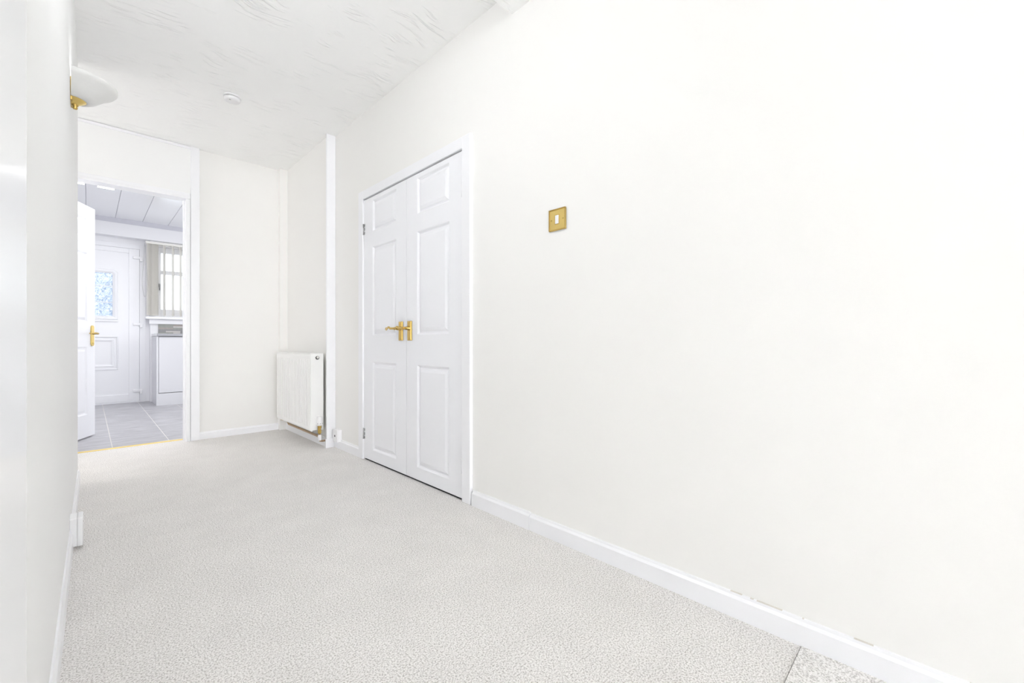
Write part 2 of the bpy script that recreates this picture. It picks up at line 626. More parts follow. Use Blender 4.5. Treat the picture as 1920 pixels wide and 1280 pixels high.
br = empty('baseboard_right', (XR, 1.5, 0), 'white skirting boards along the long right wall', 'baseboard', kind='structure')
skirting('board', (XR, 1.270), (XR, 1.662), (-1, 0), 0.0750, 0.0165, M_TRIM, br)
skirting('board', (XR, -8.0), (XR, 1.2685), (-1, 0), 0.0715, 0.0150, M_TRIM, br)
skirting('board', (XR, 2.918), (XR, YS - 0.030), (-1, 0), 0.0700, 0.0150, M_TRIM, br)
mb = MB()
for ya, yb in ((0.452, 0.420), (0.398, 0.389), (0.381, 0.317), (0.27, 0.266), (0.160, 0.122), (-0.04, -0.05)):
    mb.box(XR - 0.0070, XR + 0.0005, yb, ya, 0.0713, 0.0722)
tag(mb.build('paint_gap', M_GAP, br), kind='stuff')
bp = empty('baseboard_recess', (XS, 3.9, 0), 'white skirting under the radiator, wrapping the wall step', 'baseboard', kind='structure')
skirting('board', (XS, YS + 0.001), (XS, 4.335), (-1, 0), 0.066, 0.015, M_TRIM, bp)
MB().box(1.298, XR - 0.010, YS - 0.030, YS - 0.016, 0.0, 0.068, 0.0015).build('plinth_block', M_TRIM, bp)
bb = empty('baseboard_back', (1.0, YB, 0), 'white skirting at the foot of the end wall beside the kitchen doorway', 'baseboard', kind='structure')
skirting('board', (0.66, YB), (1.32, YB), (0, -1), 0.060, 0.016, M_TRIM, bb)
bl = empty('baseboard_left', (-0.05, 2.0, 0), 'thin white skirting along the left wall behind the socket box', 'baseboard', kind='structure')
skirting('board', (left_x(0.728), 0.728), (left_x(3.505), 3.505), (1, 0), 0.082, 0.010, M_TRIM, bl)

# ------------------------------------------------------------------ closet door casing
tc = empty('trim_6', (XR, 2.29, 0), 'white casing round the closet double doors', 'door casing', kind='structure')
for (y0, y1) in ((1.672, 1.738), (2.853, 2.918)):
    MB().box(XR - 0.018, XR + 0.002, y0, y1, 0.0, 1.868, 0.003).build('casing_side', M_TRIM, tc)
MB().box(XR - 0.0175, XR + 0.002, 1.738, 2.853, 1.809, 1.868, 0.003).build('casing_head', M_TRIM, tc)
MB().box(XR + 0.03, XR + 0.1, 1.733, 2.855, 1.806, 1.813).build('lining', M_TRIM, tc)


# ------------------------------------------------------------------ panelled door leaves
def leaf_mesh(w, z0, z1, cols, rows, thick, place):
    """Moulded leaf: flat stiles and rails, panels with a sunk bevel and a raised field on both faces.
    cols/rows: (a,b) ranges of the panels; place(u, n, z) -> point, n out of the face."""
    mb = MB()
    us = sorted({0.0, w, *[c for r in cols for c in r]})
    zs = sorted({z0, z1, *[c for r in rows for c in r]})
    t = bmesh.new()

    def q(pts):
        t.faces.new([t.verts.new(place(*p)) for p in pts])
    for side in (0, 1):
        def n(d):
            return -d if side == 0 else -thick + d
        for i in range(len(us) - 1):
            for j in range(len(zs) - 1):
                a, b, c, d = us[i], us[i + 1], zs[j], zs[j + 1]
                if (a, b) in cols and (c, d) in rows:
                    loops = [(0, 0), (0.003, 0.0015), (0.011, 0.0115), (0.017, 0.0115), (0.025, 0.005), (0.040, 0.0005)]
                    rects = [[(a + k, n(e), c + k), (b - k, n(e), c + k), (b - k, n(e), d - k), (a + k, n(e), d - k)] for k, e in loops]
                    for A, B in zip(rects, rects[1:]):
                        for k in range(4):
                            q((A[k], A[(k + 1) % 4], B[(k + 1) % 4], B[k]))
                    q(rects[-1])
                else:
                    q([(a, n(0), c), (b, n(0), c), (b, n(0), d), (a, n(0), d)])
    for i in range(len(us) - 1):
        for z in (z0, z1):
            q([(us[i], 0, z), (us[i + 1], 0, z), (us[i + 1], -thick, z), (us[i], -thick, z)])
    for j in range(len(zs) - 1):
        for u in (0.0, w):
            q([(u, 0, zs[j]), (u, 0, zs[j + 1]), (u, -thick, zs[j + 1]), (u, -thick, zs[j])])
    bmesh.ops.remove_doubles(t, verts=t.verts, dist=1e-5)
    mb._add(t)
    return mb


ROWS = [(0.084, 0.683), (0.860, 1.463), (1.567, 1.777)]
XD = 1.369
# each leaf spans a range of Y; u runs along -Y from the far edge
leaves = []
for nm, ya, yb, pa, pb, lab in (
        ('door_1', 2.851, 2.2905, 2.7238, 2.4118, 'left leaf of the white closet double doors, hinged next to the radiator'),
        ('door_2', 2.2875, 1.7405, 2.1712, 1.8568, 'right leaf of the white closet double doors, nearest the light switch')):
    e = empty(nm, (XD, (ya + yb) / 2, 0.012), lab, 'door', kind='structure')
    leaf_mesh(ya - yb, 0.012, 1.801, [(round(ya - pa, 4), round(ya - pb, 4))], ROWS, 0.034,
              lambda u, n, z, ya=ya: (XD - n, ya - u, z)).build('leaf', M_DOOR, e)
    leaves.append(e)


def brass_handle(parent, y, zc):
    """Rectangular back plate on the closet leaf with a scrolled lever pointing away (+Y)."""
    pl = MB().box(XD - 0.008, XD + 0.0005, y - 0.0215, y + 0.0215, zc - 0.073, zc + 0.043, 0.002).build('handle_plate', M_BRASS, parent)
    mb = MB()
    mb.box(XD - 0.0095, XD - 0.007, y - 0.0165, y + 0.0165, zc - 0.066, zc + 0.036, 0.001)
    for dz in (-0.061, 0.031):
        mb.lathe([(0.0, 0.0115), (0.0035, 0.0105), (0.0042, 0.008)], 12, origin=(XD, y, zc + dz), axis='-X')
    mb.build('plate_rim', M_BRASS, pl)
    mb = MB()
    mb.lathe([(0.0, 0.030), (0.0095, 0.030), (0.0105, 0.026), (0.0095, 0.02), (0.014, 0.012), (0.016, 0.007)], 20, origin=(XD, y, zc), axis='-X')
    pts, rad = [], []
    for i in range(24):
        s = i / 23
        yy = y - 0.004 + 0.112 * s
        x = XD - 0.044 - 0.008 * math.sin(s * math.pi)
        z = zc + 0.001 + (0.0 if s < 0.45 else 0.008 * math.sin((s - 0.45) / 0.55 * math.pi * 1.55))
        r = 0.0066 if s < 0.55 else 0.0066 - 0.0034 * (s - 0.55) / 0.45
        pts.append((x, yy, z))
        rad.append(r)
    # scroll at the tip
    cy, cx, cz = pts[-1][1], pts[-1][0], pts[-1][2]
    for k in range(1, 9):
        a = k / 8 * math.pi * 1.25
        pts.append((cx, cy + 0.007 * math.sin(a), cz + 0.007 * (1 - math.cos(a))))
        rad.append(0.0032 - 0.0001 * k)
    mb.tube([(XD - 0.022, y, zc), (XD - 0.036, y, zc), (XD - 0.044, y - 0.003, zc)], [0.0085, 0.0085, 0.008], 12)
    mb.tube(pts, rad, 12)
    mb.build('lever', M_BRASS, parent)


brass_handle(leaves[0], 2.348, 0.899)
brass_handle(leaves[1], 2.247, 0.899)


def butt_hinge(parent, y, z, sgn):
    mb = MB()
    mb.tube([(XD - 0.004, y, z - 0.038), (XD - 0.004, y, z + 0.038)], 0.0042, 10)
    for k in (-0.028, 0, 0.028):
        mb.box(XD - 0.0012, XD + 0.0005, y - 0.018 * (sgn > 0), y + 0.018 * (sgn < 0), z + k - 0.0085, z + k + 0.0085)
    return mb.build('hinge', M_CHROME if sgn > 0 else M_DOOR, parent)


for z in (1.60, 0.18):
    butt_hinge(leaves[0], 2.8505, z, 1)
    butt_hinge(leaves[1], 1.7415, z, -1)

# kitchen door: wide open, hinged at the left side of the doorway; modelled in its own frame
ang = math.radians(25.0)
kd = empty('door_3', (-0.295, 4.504, 0.010), 'open white panelled kitchen door seen almost edge-on with brass lever', 'door', kind='structure', rz=-ang)
# local frame: +Y along the leaf away from the hinge, +X out of the face towards the hall
KR = [(0.19, 0.765), (0.975, 1.565), (1.69, 1.855)]
leaf_mesh(0.80, 0.0, 1.962, [(0.11, 0.355), (0.445, 0.69)], KR, 0.04,
          lambda u, n, z: (n, u, z)).build('leaf', M_DOOR, kd, base=False)
mb = MB()
plate = []
for i in range(9):
    a = math.pi * i / 8
    plate.append((0.752 + 0.019 * math.cos(a), 0.070 + 0.019 * math.sin(a)))
for i in range(9):
    a = math.pi + math.pi * i / 8
    plate.append((0.752 + 0.019 * math.cos(a), -0.070 + 0.019 * math.sin(a)))
mb.extrude_profile(plate, lambda a, b, k: ((0.0 if k == 0 else 0.009), a, 0.86 + b))
mb.lathe([(0.0, 0.014), (0.008, 0.013), (0.011, 0.009)], 14, origin=(0, 0.752, 0.80), axis='X')
mb.build('handle_plate', M_BRASS_B, kd, base=False)
mb = MB()
mb.tube([(0.005, 0.752, 0.878), (0.030, 0.752, 0.878), (0.043, 0.750, 0.878)], [0.009, 0.007, 0.008], 12)
mb.tube([(0.043, 0.756, 0.878), (0.047, 0.735, 0.879), (0.048, 0.70, 0.881), (0.046, 0.67, 0.880), (0.044, 0.645, 0.876), (0.042, 0.632, 0.879)],
        [0.007, 0.009, 0.0085, 0.006, 0.005, 0.004], 12)
mb.build('lever', M_BRASS, kd, base=False)

# ------------------------------------------------------------------ light switch
sw = empty('light_switch', (XR, 1.121, 1.322), 'square brass rope-edged light switch with white rocker on the right wall', 'light switch')
YC, ZC, HS = 1.121, 1.322, 0.044
MB().box(XR - 0.005, XR, YC - HS, YC + HS, ZC - HS, ZC + HS, 0.0015).build('plate', M_BRASS_B, sw)
mb = MB()
for k in range(22):
    s = -HS + (k + 0.5) * 2 * HS / 22
    for (y, z, ax) in ((YC + s, ZC + HS - 0.002, 0), (YC + s, ZC - HS + 0.002, 0), (YC + HS - 0.002, ZC + s, 1), (YC - HS + 0.002, ZC + s, 1)):
        d = 0.0022
        p0 = (XR - 0.0055, y - d, z - d)
        p1 = (XR - 0.0055, y + d, z + d)
        mb.tube([p0, p1], 0.0018, 6)
mb.build('rope_edge', M_BRASS, sw)
mb = MB()
mb.box(XR - 0.0062, XR - 0.004, YC - 0.0115, YC + 0.0115, ZC - 0.0205, ZC + 0.0205, 0.001)
mb.build('rocker_frame', M_BRASS, sw)
MB().prism([(XR - 0.004, YC - 0.0085), (XR - 0.0085, YC - 0.0085), (XR - 0.0085, YC + 0.0085), (XR - 0.004, YC + 0.0085)],
           ZC - 0.0175, ZC + 0.0175, 0.0012).build('rocker', M_PLAST, sw)
for y in (-0.031, 0.031):
    mb = MB()
    mb.lathe([(0.0, 0.0066), (0.003, 0.0062), (0.0036, 0.0045)], 12, origin=(XR, YC + y, ZC), axis='-X')
    mb.box(XR - 0.0069, XR - 0.006, YC + y - 0.0028, YC + y + 0.0028, ZC - 0.0005, ZC + 0.0005)
    mb.build('screw', M_BRASS, sw)

# ------------------------------------------------------------------ radiator
RX0, RX1, RY0, RY1, RZ0, RZ1 = 1.208, 1.308, 3.412, 4.235, 0.130, 0.722
rad = empty('radiator', (1.26, 3.82, RZ0), 'white panel radiator on the stepped wall in the far corner', 'radiator')


def rib_panel(x_out, x_in):
    """Pressed panel: flutes with grooves between, rounded smooth margin top and bottom."""
    t = bmesh.new()
    n = 21
    y0, y1 = RY0 + 0.004, RY1 - 0.004
    pitch = (y1 - y0) / n
    prof = []
    for k in range(n):
        a = y0 + k * pitch
        prof += [(a, 1), (a + 0.16 * pitch, 0), (a + 0.84 * pitch, 0)]
    prof.append((y1, 1))
    sgn = 1 if x_in > x_out else -1
    zl = [(RZ0, 0.006, 0.0), (RZ0 + 0.012, 0.0, 0.0), (RZ0 + 0.03, 0.0, 0.0), (RZ0 + 0.05, 0.0, 1.0), (RZ1 - 0.062, 0.0, 1.0), (RZ1 - 0.042, 0.0, 0.0), (RZ1 - 0.016, 0.0, 0.0), (RZ1 - 0.004, 0.004, 0.0)]
    grid = [[t.verts.new((x_out + sgn * (back + 0.014 * g * amt), y, z)) for y, g in prof] for z, back, amt in zl]
    for r0, r1 in zip(grid, grid[1:]):
        for i in range(len(prof) - 1):
            t.faces.new((r0[i], r0[i + 1], r1[i + 1], r1[i]))
    # back skin and rim
    b = [t.verts.new((x_in, y, z)) for y, z in ((y0, RZ0), (y1, RZ0), (y1, RZ1 - 0.004), (y0, RZ1 - 0.004))]
    t.faces.new(b)
    t.faces.new(grid[0] + [b[1], b[0]])
    t.faces.new(grid[-1][::-1] + [b[3], b[2]])
    t.faces.new([g[0] for g in grid] + [b[3], b[0]])
    t.faces.new([g[-1] for g in grid][::-1] + [b[1], b[2]])
    mb = MB()
    mb._add(t)
    return mb


rib_panel(RX0, RX0 + 0.018).build('front_panel', M_RAD, rad)
rib_panel(RX1, RX1 - 0.018).build('back_panel', M_RAD, rad)
for (a, b) in ((RY0 - 0.002, RY0 + 0.004), (RY1 - 0.004, RY1 + 0.002)):
    MB().box(RX0 + 0.002, RX1 - 0.002, a, b, RZ0 + 0.006, RZ1 - 0.002, 0.0015).build('side_panel', M_RAD, rad)
mb = MB()
mb.box(RX0 + 0.001, RX0 + 0.012, RY0, RY1, RZ1 - 0.003, RZ1 + 0.005, 0.0015)
mb.box(RX1 - 0.012, RX1 - 0.001, RY0, RY1, RZ1 - 0.003, RZ1 + 0.005, 0.0015)
for (a, b) in ((RY0, RY0 + 0.012), (RY1 - 0.012, RY1)):
    mb.box(RX0 + 0.012, RX1 - 0.012, a, b, RZ1 - 0.003, RZ1 + 0.005, 0.0015)
k = 26
for i in range(k):
    y = RY0 + 0.02 + i * (RY1 - RY0 - 0.04) / (k - 1)
    mb.box(RX0 + 0.012, RX1 - 0.012, y - 0.006, y + 0.006, RZ1 - 0.001, RZ1 + 0.002)
mb.build('top_grille', M_RAD, rad)
mb = MB()
mb.box(RX0 + 0.025, RX1 - 0.025, RY0 + 0.02, RY1 - 0.02, RZ0 + 0.02, RZ1 - 0.02)
mb.build('convector', M_RAD, rad)
# air vent plug on the near end
vent = MB().lathe([(0.0, 0.008), (0.012, 0.008), (0.0135, 0.006), (0.0135, 0.0)], 24, origin=(1.2592, RY0 - 0.002, 0.694), axis='-Y').build('air_vent', M_DARK, rad)
MB().lathe([(0.0, 0.014), (0.007, 0.013), (0.009, 0.0085)], 20, origin=(1.2592, RY0 - 0.002, 0.6965), axis='-Y').build('vent_plug', M_PLASTC, vent)
# thermostatic valve with white head on a brass body
VX, VY = 1.270, 3.392
tv = MB()
tv.lathe([(0.0135, 0.112), (0.0135, 0.135), (0.010, 0.138), (0.010, 0.150), (0.0145, 0.152), (0.0145, 0.170), (0.0, 0.170)], 6, origin=(VX, VY, 0), smooth=False)
tv.tube([(VX, VY, 0.128), (VX, RY0 + 0.004, 0.150)], 0.009, 10)
valve = tv.build('valve_body', M_BRASS, rad)
MB().lathe([(0.0, 0.243), (0.014, 0.243), (0.0185, 0.238), (0.0195, 0.205), (0.021, 0.200), (0.021, 0.178), (0.017, 0.172), (0.0, 0.172)], 20,
           origin=(VX, VY, 0)).build('valve_head', M_PLAST, valve)
mb = MB()
for a in (-2.6, -1.7, -0.8):
    mb.box(VX + 0.0205 * math.cos(a) - 0.002, VX + 0.0205 * math.cos(a) + 0.002, VY + 0.0205 * math.sin(a) - 0.002, VY + 0.0205 * math.sin(a) + 0.002, 0.186, 0.190)
mb.build('setting_marks', M_DARK, valve)
mb = MB()
mb.tube([(VX + 0.05, VY, 0.050), (VX + 0.02, VY, 0.050), (VX + 0.004, VY, 0.054), (VX, VY, 0.066), (VX, VY, 0.114)], 0.0075, 12)
mb.tube([(VX, VY + 0.004, 0.082), (VX + 0.012, VY + 0.05, 0.078), (VX + 0.022, VY + 0.15, 0.074), (VX + 0.022, 4.17, 0.074), (VX + 0.02, 4.205, 0.095), (VX + 0.01, 4.222, 0.132)], 0.0095, 10)
mb.build('pipe', M_COPPER, rad)
MB().lathe([(0.0, 0.0), (0.013, 0.0), (0.0135, 0.034), (0.010, 0.042), (0.0, 0.042)], 16, origin=(VX, VY, 0.058)).build('pipe_sleeve', M_PLAST, rad)
mb = MB()
mb.lathe([(0.012, 0.105), (0.012, 0.135), (0.0, 0.137)], 6, origin=(1.262, 4.22, 0), smooth=False)
mb.tube([(1.240, 4.22, 0.118), (1.282, 4.22, 0.118)], 0.009, 10)
mb.build('lockshield_valve', M_BRASS, rad)
for y in (3.56, 4.08):
    MB().box(RX1 - 0.004, XS + 0.001, y - 0.02, y + 0.02, RZ0 + 0.05, RZ1 - 0.08).build('wall_bracket', M_RAD, rad)

# ------------------------------------------------------------------ small surface boxes at the skirting
bx = empty('socket_box', (XR, 3.27, 0.05), 'small white surface socket box at the skirting between radiator and closet', 'socket')
MB().box(1.349, XR, 3.233, 3.309, 0.056, 0.147, 0.003).build('back_box', M_PLAST, bx)
MB().box(1.338, 1.3495, 3.232, 3.310, 0.055, 0.148, 0.003).build('face_plate', M_PLAST, bx)
mb = MB()
mb.box(1.3373, 1.3385, 3.264, 3.280, 0.093, 0.107)
mb.build('jack', M_DARK, bx)
SY0, SY1 = 2.392, 2.478
sx = empty('socket_box', (-0.05, 2.46, 0.02), 'white surface socket box on the skirting of the left wall', 'socket')
MB().box(left_x(2.46) - 0.001, -0.0300, SY0, SY1, 0.0165, 0.1265, 0.003).build('back_box', M_PLAST, sx)
MB().box(-0.0298, -0.0140, SY0 - 0.0008, SY1 + 0.0008, 0.0155, 0.1275, 0.0035).build('face_plate', M_PLAST, sx)

# ------------------------------------------------------------------ wall uplighter on the left wall
LY = 2.50
LX = left_x(LY)
wl = empty('wall_light', (LX, LY, 1.80), 'frosted glass half-bowl uplighter with brass cup on the left wall', 'wall light')
outer = [(0.028, 1.806), (0.052, 1.803), (0.078, 1.815), (0.100, 1.836), (0.116, 1.851), (0.134, 1.862), (0.142, 1.872), (0.143, 1.880)]
inner = [(r - 0.005, z + 0.004) for r, z in outer[::-1]]
MB().lathe(outer + inner + [outer[0]], 28, -math.pi / 2 + 0.03, math.pi / 2 - 0.03, origin=(LX, LY, 0)).build('glass_bowl', M_FROST, wl)
mb = MB()
mb.lathe([(0.0, 1.786), (0.020, 1.787), (0.026, 1.792), (0.030, 1.793), (0.036, 1.799), (0.044, 1.803), (0.047, 1.809), (0.044, 1.813), (0.0, 1.813)], 24,
         -math.pi / 2 + 0.03, math.pi / 2 - 0.03, origin=(LX + 0.002, LY, 0))
mb.build('brass_cup', M_BRASS_B, wl)
MB().lathe([(0.0, 1.768), (0.006, 1.769), (0.0085, 1.774), (0.006, 1.779), (0.010, 1.783), (0.010, 1.788)], 16, origin=(LX + 0.013, LY, 0)).build('finial', M_BRASS, wl)
MB().box(LX - 0.001, LX + 0.006, LY - 0.045, LY + 0.045, 1.788, 1.880, 0.002).build('back_plate', M_BRASS, wl)
mb = MB()
mb.tube([(LX + 0.055, LY, 1.812), (LX + 0.055, LY, 1.835)], 0.012, 12)
mb.lathe([(0.0, 1.835), (0.012, 1.838), (0.022, 1.855), (0.016, 1.872), (0.0, 1.876)], 16, origin=(LX + 0.055, LY, 0))
mb.build('lamp', M_FROST, wl)

lamp_d = bpy.data.lights.new('uplighter_lamp', 'AREA')
lamp_d.shape = 'DISK'
lamp_d.size = 0.12
lamp_d.energy = 0.18
lamp_o = bpy.data.objects.new('uplighter_lamp', lamp_d)
COL.objects.link(lamp_o)
lamp_o.location = (LX + 0.080, LY, 1.876)
lamp_o.rotation_euler = (math.pi, 0, 0)

# ------------------------------------------------------------------ smoke alarm
sd = empty('smoke_alarm', (0.672, 3.285, H), 'round white smoke alarm on the hall ceiling', 'smoke alarm')
MB().lathe([(0.0, H - 0.008), (0.050, H - 0.008), (0.051, H - 0.004), (0.051, H + 0.001)], 32, origin=(0.672, 3.285, 0)).build('base', M_PLAST, sd)
MB().lathe([(0.0, H - 0.034), (0.034, H - 0.034), (0.043, H - 0.030), (0.046, H - 0.022), (0.046, H - 0.014)], 32, origin=(0.672, 3.285, 0)).build('cover', M_PLAST, sd)
MB().lathe([(0.040, H - 0.014), (0.040, H - 0.007)], 32, origin=(0.672, 3.285, 0)).build('vent_ring', M_CORD, sd)
MB().lathe([(0.0, H - 0.0355), (0.005, H - 0.0353), (0.006, H - 0.033)], 12, origin=(0.655, 3.262, 0)).build('test_button', M_CORD, sd)

# ------------------------------------------------------------------ kitchen shell
KX0, KX1 = -1.35, 2.2
KYW = 7.59                       # face of the wall part with the window
kf = struct(box('floor', M_GROUT, KX0, KX1, YB + 0.09, KY + 0.05, -0.06, -0.0015), 'grey slate-effect tiled kitchen floor beyond the brass strip', 'floor')
TW, TL, G = 0.345, 0.69, 0.0026
tile_me = {}
nx0 = -5
col = 0
for i in range(-4, 6):
    xa = 0.134 + i * TW
    off = 0.0
    y = YB + 0.09 - off
    j = 0
    while y < KY - 0.02:
        xe, ye = min(xa + TW, KX1 - 0.02), min(y + TL, KY)
        if xe > KX0 + 0.02:
            o = MB().box(xa + G, xe - G, y + G * 0.5, ye - G * 0.5, -0.006, 0.0, 0.0008, 1).build('tile', M_TILE, kf)
        y += TL

mb = MB()
mb.box(KX0 - 0.05, KX0, YB + 0.1, KY + 0.1, -0.05, H + 0.05)
struct(mb.build('wall_kitchen_left', M_KWALL), 'white kitchen wall hidden behind the open kitchen door', 'wall')
struct(box('wall_kitchen_right', M_KWALL, KX1, KX1 + 0.05, YB + 0.1, KY + 0.1, -0.05, H + 0.05),
       'white kitchen wall on the right, hidden by the hall end wall', 'wall')
# far wall: door recess part and window part
DFX0, DFX1, DFT = -0.42, 0.560, 2.125       # back door frame
WX0, WX1, WZ0, WZ1 = 0.672, 1.78, 1.155, 2.125
mb = MB()
mb.box(KX0, DFX0, KY, KY + 0.12, -0.05, H + 0.05)
mb.box(DFX0, DFX1 + 0.02, KY, KY + 0.12, DFT, H + 0.05)
mb.box(DFX1, 0.600, KY - 0.008, KY + 0.12, -0.05, H + 0.05)
mb.box(0.600, WX0, KYW, KY + 0.12, -0.05, H + 0.05)
mb.box(WX1, KX1, KYW, KY + 0.12, -0.05, H + 0.05)
mb.box(WX0, WX1, KYW, KY + 0.12, -0.05, WZ0)
mb.box(WX0, WX1, KYW, KY + 0.12, WZ1, H + 0.05)
struct(mb.build('wall_kitchen_far', M_KWALL), 'white far kitchen wall round the glazed back door and window', 'wall')
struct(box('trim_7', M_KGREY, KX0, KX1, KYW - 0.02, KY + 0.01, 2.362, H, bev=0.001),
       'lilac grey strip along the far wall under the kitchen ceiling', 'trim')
struct(box('trim_8', M_KWALL, KX0, KX1, KYW - 0.035, KY + 0.005, 2.192, 2.362, bev=0.002),
       'white boxed lintel over the back door and the kitchen window', 'trim')

# ceiling cladding boards
kc = struct(box('ceiling', M_KSEAM, KX0, KX1, YB + 0.1, KY + 0.05, H + 0.010, H + 0.06), 'pale glossy board-clad kitchen ceiling', 'ceiling')
PW = 0.2685
for i in range(-5, 8):
    xa = -0.017 + i * PW
    x0, x1 = max(xa + 0.0018, KX0), min(xa + PW - 0.0018, KX1)
    if x1 - x0 > 0.03:
        MB().box(x0, x1, YB + 0.1, KY - 0.11, H, H + 0.012, 0.0012, 1).build('board', M_KCEIL, kc)
# flush led lights just behind the doorway head
for x0, lab in ((-0.158, 'left square flush ceiling light seen just under the doorway head'), (0.064, 'right square flush ceiling light seen just under the doorway head')):
    e = empty('ceiling_light', (x0 + 0.069, 6.09, H), lab, 'ceiling light', 'flush lights in the kitchen ceiling')
    mb = MB()
    for (a, b, c, d) in ((x0, x0 + 0.138, 6.02, 6.026), (x0, x0 + 0.138, 6.154, 6.16), (x0, x0 + 0.006, 6.026, 6.154), (x0 + 0.132, x0 + 0.138, 6.026, 6.154)):
        mb.box(a, b, c, d, H - 0.012, H + 0.001)
    mb.build('frame', M_PLAST, e)
    MB().box(x0 + 0.006, x0 + 0.132, 6.026, 6.154, H - 0.011, H - 0.001).build('diffuser', M_LED, e)

# ------------------------------------------------------------------ back door
bd = empty('door_4', (0.07, KY, 0), 'white plastic back door with three panes of patterned glass and moulded lower panel', 'door', kind='structure')
FY = KY - 0.012
mb = MB()
mb.box(0.497, DFX1, FY - 0.008, KY + 0.06, 0.0, DFT, 0.002)
mb.build('frame_side', M_UPVC, bd)
MB().box(DFX0, DFX0 + 0.063, FY - 0.008, KY + 0.06, 0.0, DFT, 0.002).build('frame_side', M_UPVC, bd)
MB().box(DFX0 + 0.063, 0.497, FY - 0.008, KY + 0.06, 2.066, DFT, 0.002).build('frame_head', M_UPVC, bd)
MB().box(DFX0 + 0.063, 0.497, FY - 0.012, KY + 0.06, 0.0, 0.020, 0.002).build('door_sill', M_UPVC, bd)
LX0, LX1 = DFX0 + 0.066, 0.4945
SX0, SX1 = LX0 + 0.105, 0.3885      # inner edge of the sash profile
mb = MB()
LYF = FY - 0.022
mb.box(LX0, SX0, LYF, KY + 0.04, 0.026, 2.062, 0.003)
mb.box(SX1, LX1, LYF, KY + 0.04, 0.026, 2.062, 0.003)
mb.box(SX0, SX1, LYF, KY + 0.04, 0.026, 0.116, 0.003)
mb.box(SX0, SX1, LYF, KY + 0.04, 2.000, 2.062, 0.003)
mb.build('leaf_frame', M_UPVC, bd)
# infill board with the glazed opening
GX0, GX1, GZ0, GZ1 = -0.195, 0.228, 1.143, 1.720
PYF = FY - 0.010
mb = MB()
mb.box(SX0, GX0, PYF, KY + 0.02, 0.116, 2.0)
mb.box(GX1, SX1, PYF, KY + 0.02, 0.116, 2.0)
mb.box(GX0, GX1, PYF, KY + 0.02, 0.116, GZ0)
mb.box(GX0, GX1, PYF, KY + 0.02, GZ1, 2.0)
mb.build('infill_board', M_UPVC, bd)


def moulding(x0, x1, z0, z1, w, out, parent, name, chamfer=0.0):
    """Raised picture-frame moulding lying on the door face; the two top corners may be cut."""
    def ring(i):
        c = max(chamfer - i * 0.3, 0.0) if chamfer else 0.0
        pts = [(x0 + i, z0 + i), (x1 - i, z0 + i)]
        pts += [(x1 - i, z1 - i - c), (x1 - i - c, z1 - i)] if c > 0 else [(x1 - i, z1 - i)]
        pts += [(x0 + i + c, z1 - i), (x0 + i, z1 - i - c)] if c > 0 else [(x0 + i, z1 - i)]
        return pts
    t = bmesh.new()
    ins = [(0, 0.0), (w * 0.18, out), (w * 0.55, out * 0.9), (w, 0.001)]
    loops = [[t.verts.new((x, PYF - d, z)) for x, z in ring(i)] for i, d in ins]
    for A, B in zip(loops, loops[1:]):
        n = len(A)
        for k in range(n):
            t.faces.new((A[k], A[(k + 1) % n], B[(k + 1) % n], B[k]))
    mb = MB()
    mb._add(t)
    return mb.build(name, M_UPVC, parent)


moulding(-0.248, 0.281, GZ0 - 0.04, GZ1 + 0.045, 0.052, 0.013, bd, 'glazing_surround', 0.035)
MB().prism([(-0.255, PYF), (0.288, PYF), (0.288, PYF - 0.018), (-0.255, PYF - 0.018)], 1.080, 1.100, 0.003).build('drip_ledge', M_UPVC, bd)
zb = [GZ0, 1.3325, 1.5475, GZ1]
for a, b in zip(zb, zb[1:]):
    MB().box(GX0, GX1, KY - 0.004, KY + 0.004, a + 0.004, b - 0.004).build('pane', M_OBS, bd)
for z in zb[1:3]:
    MB().box(GX0, GX1, KY - 0.012, KY + 0.008, z - 0.005, z + 0.005, 0.001).build('glazing_bar', M_UPVC, bd)
moulding(-0.253, 0.286, 0.448, 0.889, 0.022, 0.012, bd, 'panel_moulding')
moulding(-0.213, 0.246, 0.486, 0.851, 0.034, 0.009, bd, 'raised_panel')
for z in (1.945, 1.05, 0.155):
    mb = MB()
    mb.box(0.428, 0.500, LYF - 0.018, LYF + 0.002, z - 0.014, z + 0.020, 0.004)
    mb.box(0.496, 0.526, LYF - 0.020, FY - 0.006, z - 0.042, z + 0.016, 0.004)
    mb.build('hinge', M_PLAST, bd)
mb = MB()
mb.box(LX0 + 0.03, LX0 + 0.06, LYF - 0.012, LYF + 0.001, 0.93, 1.14, 0.003)
mb.tube([(LX0 + 0.045, LYF, 1.05), (LX0 + 0.045, LYF - 0.05, 1.05), (LX0 + 0.15, LYF - 0.055, 1.05)], 0.009, 10)
mb.build('handle', M_PLAST, bd)

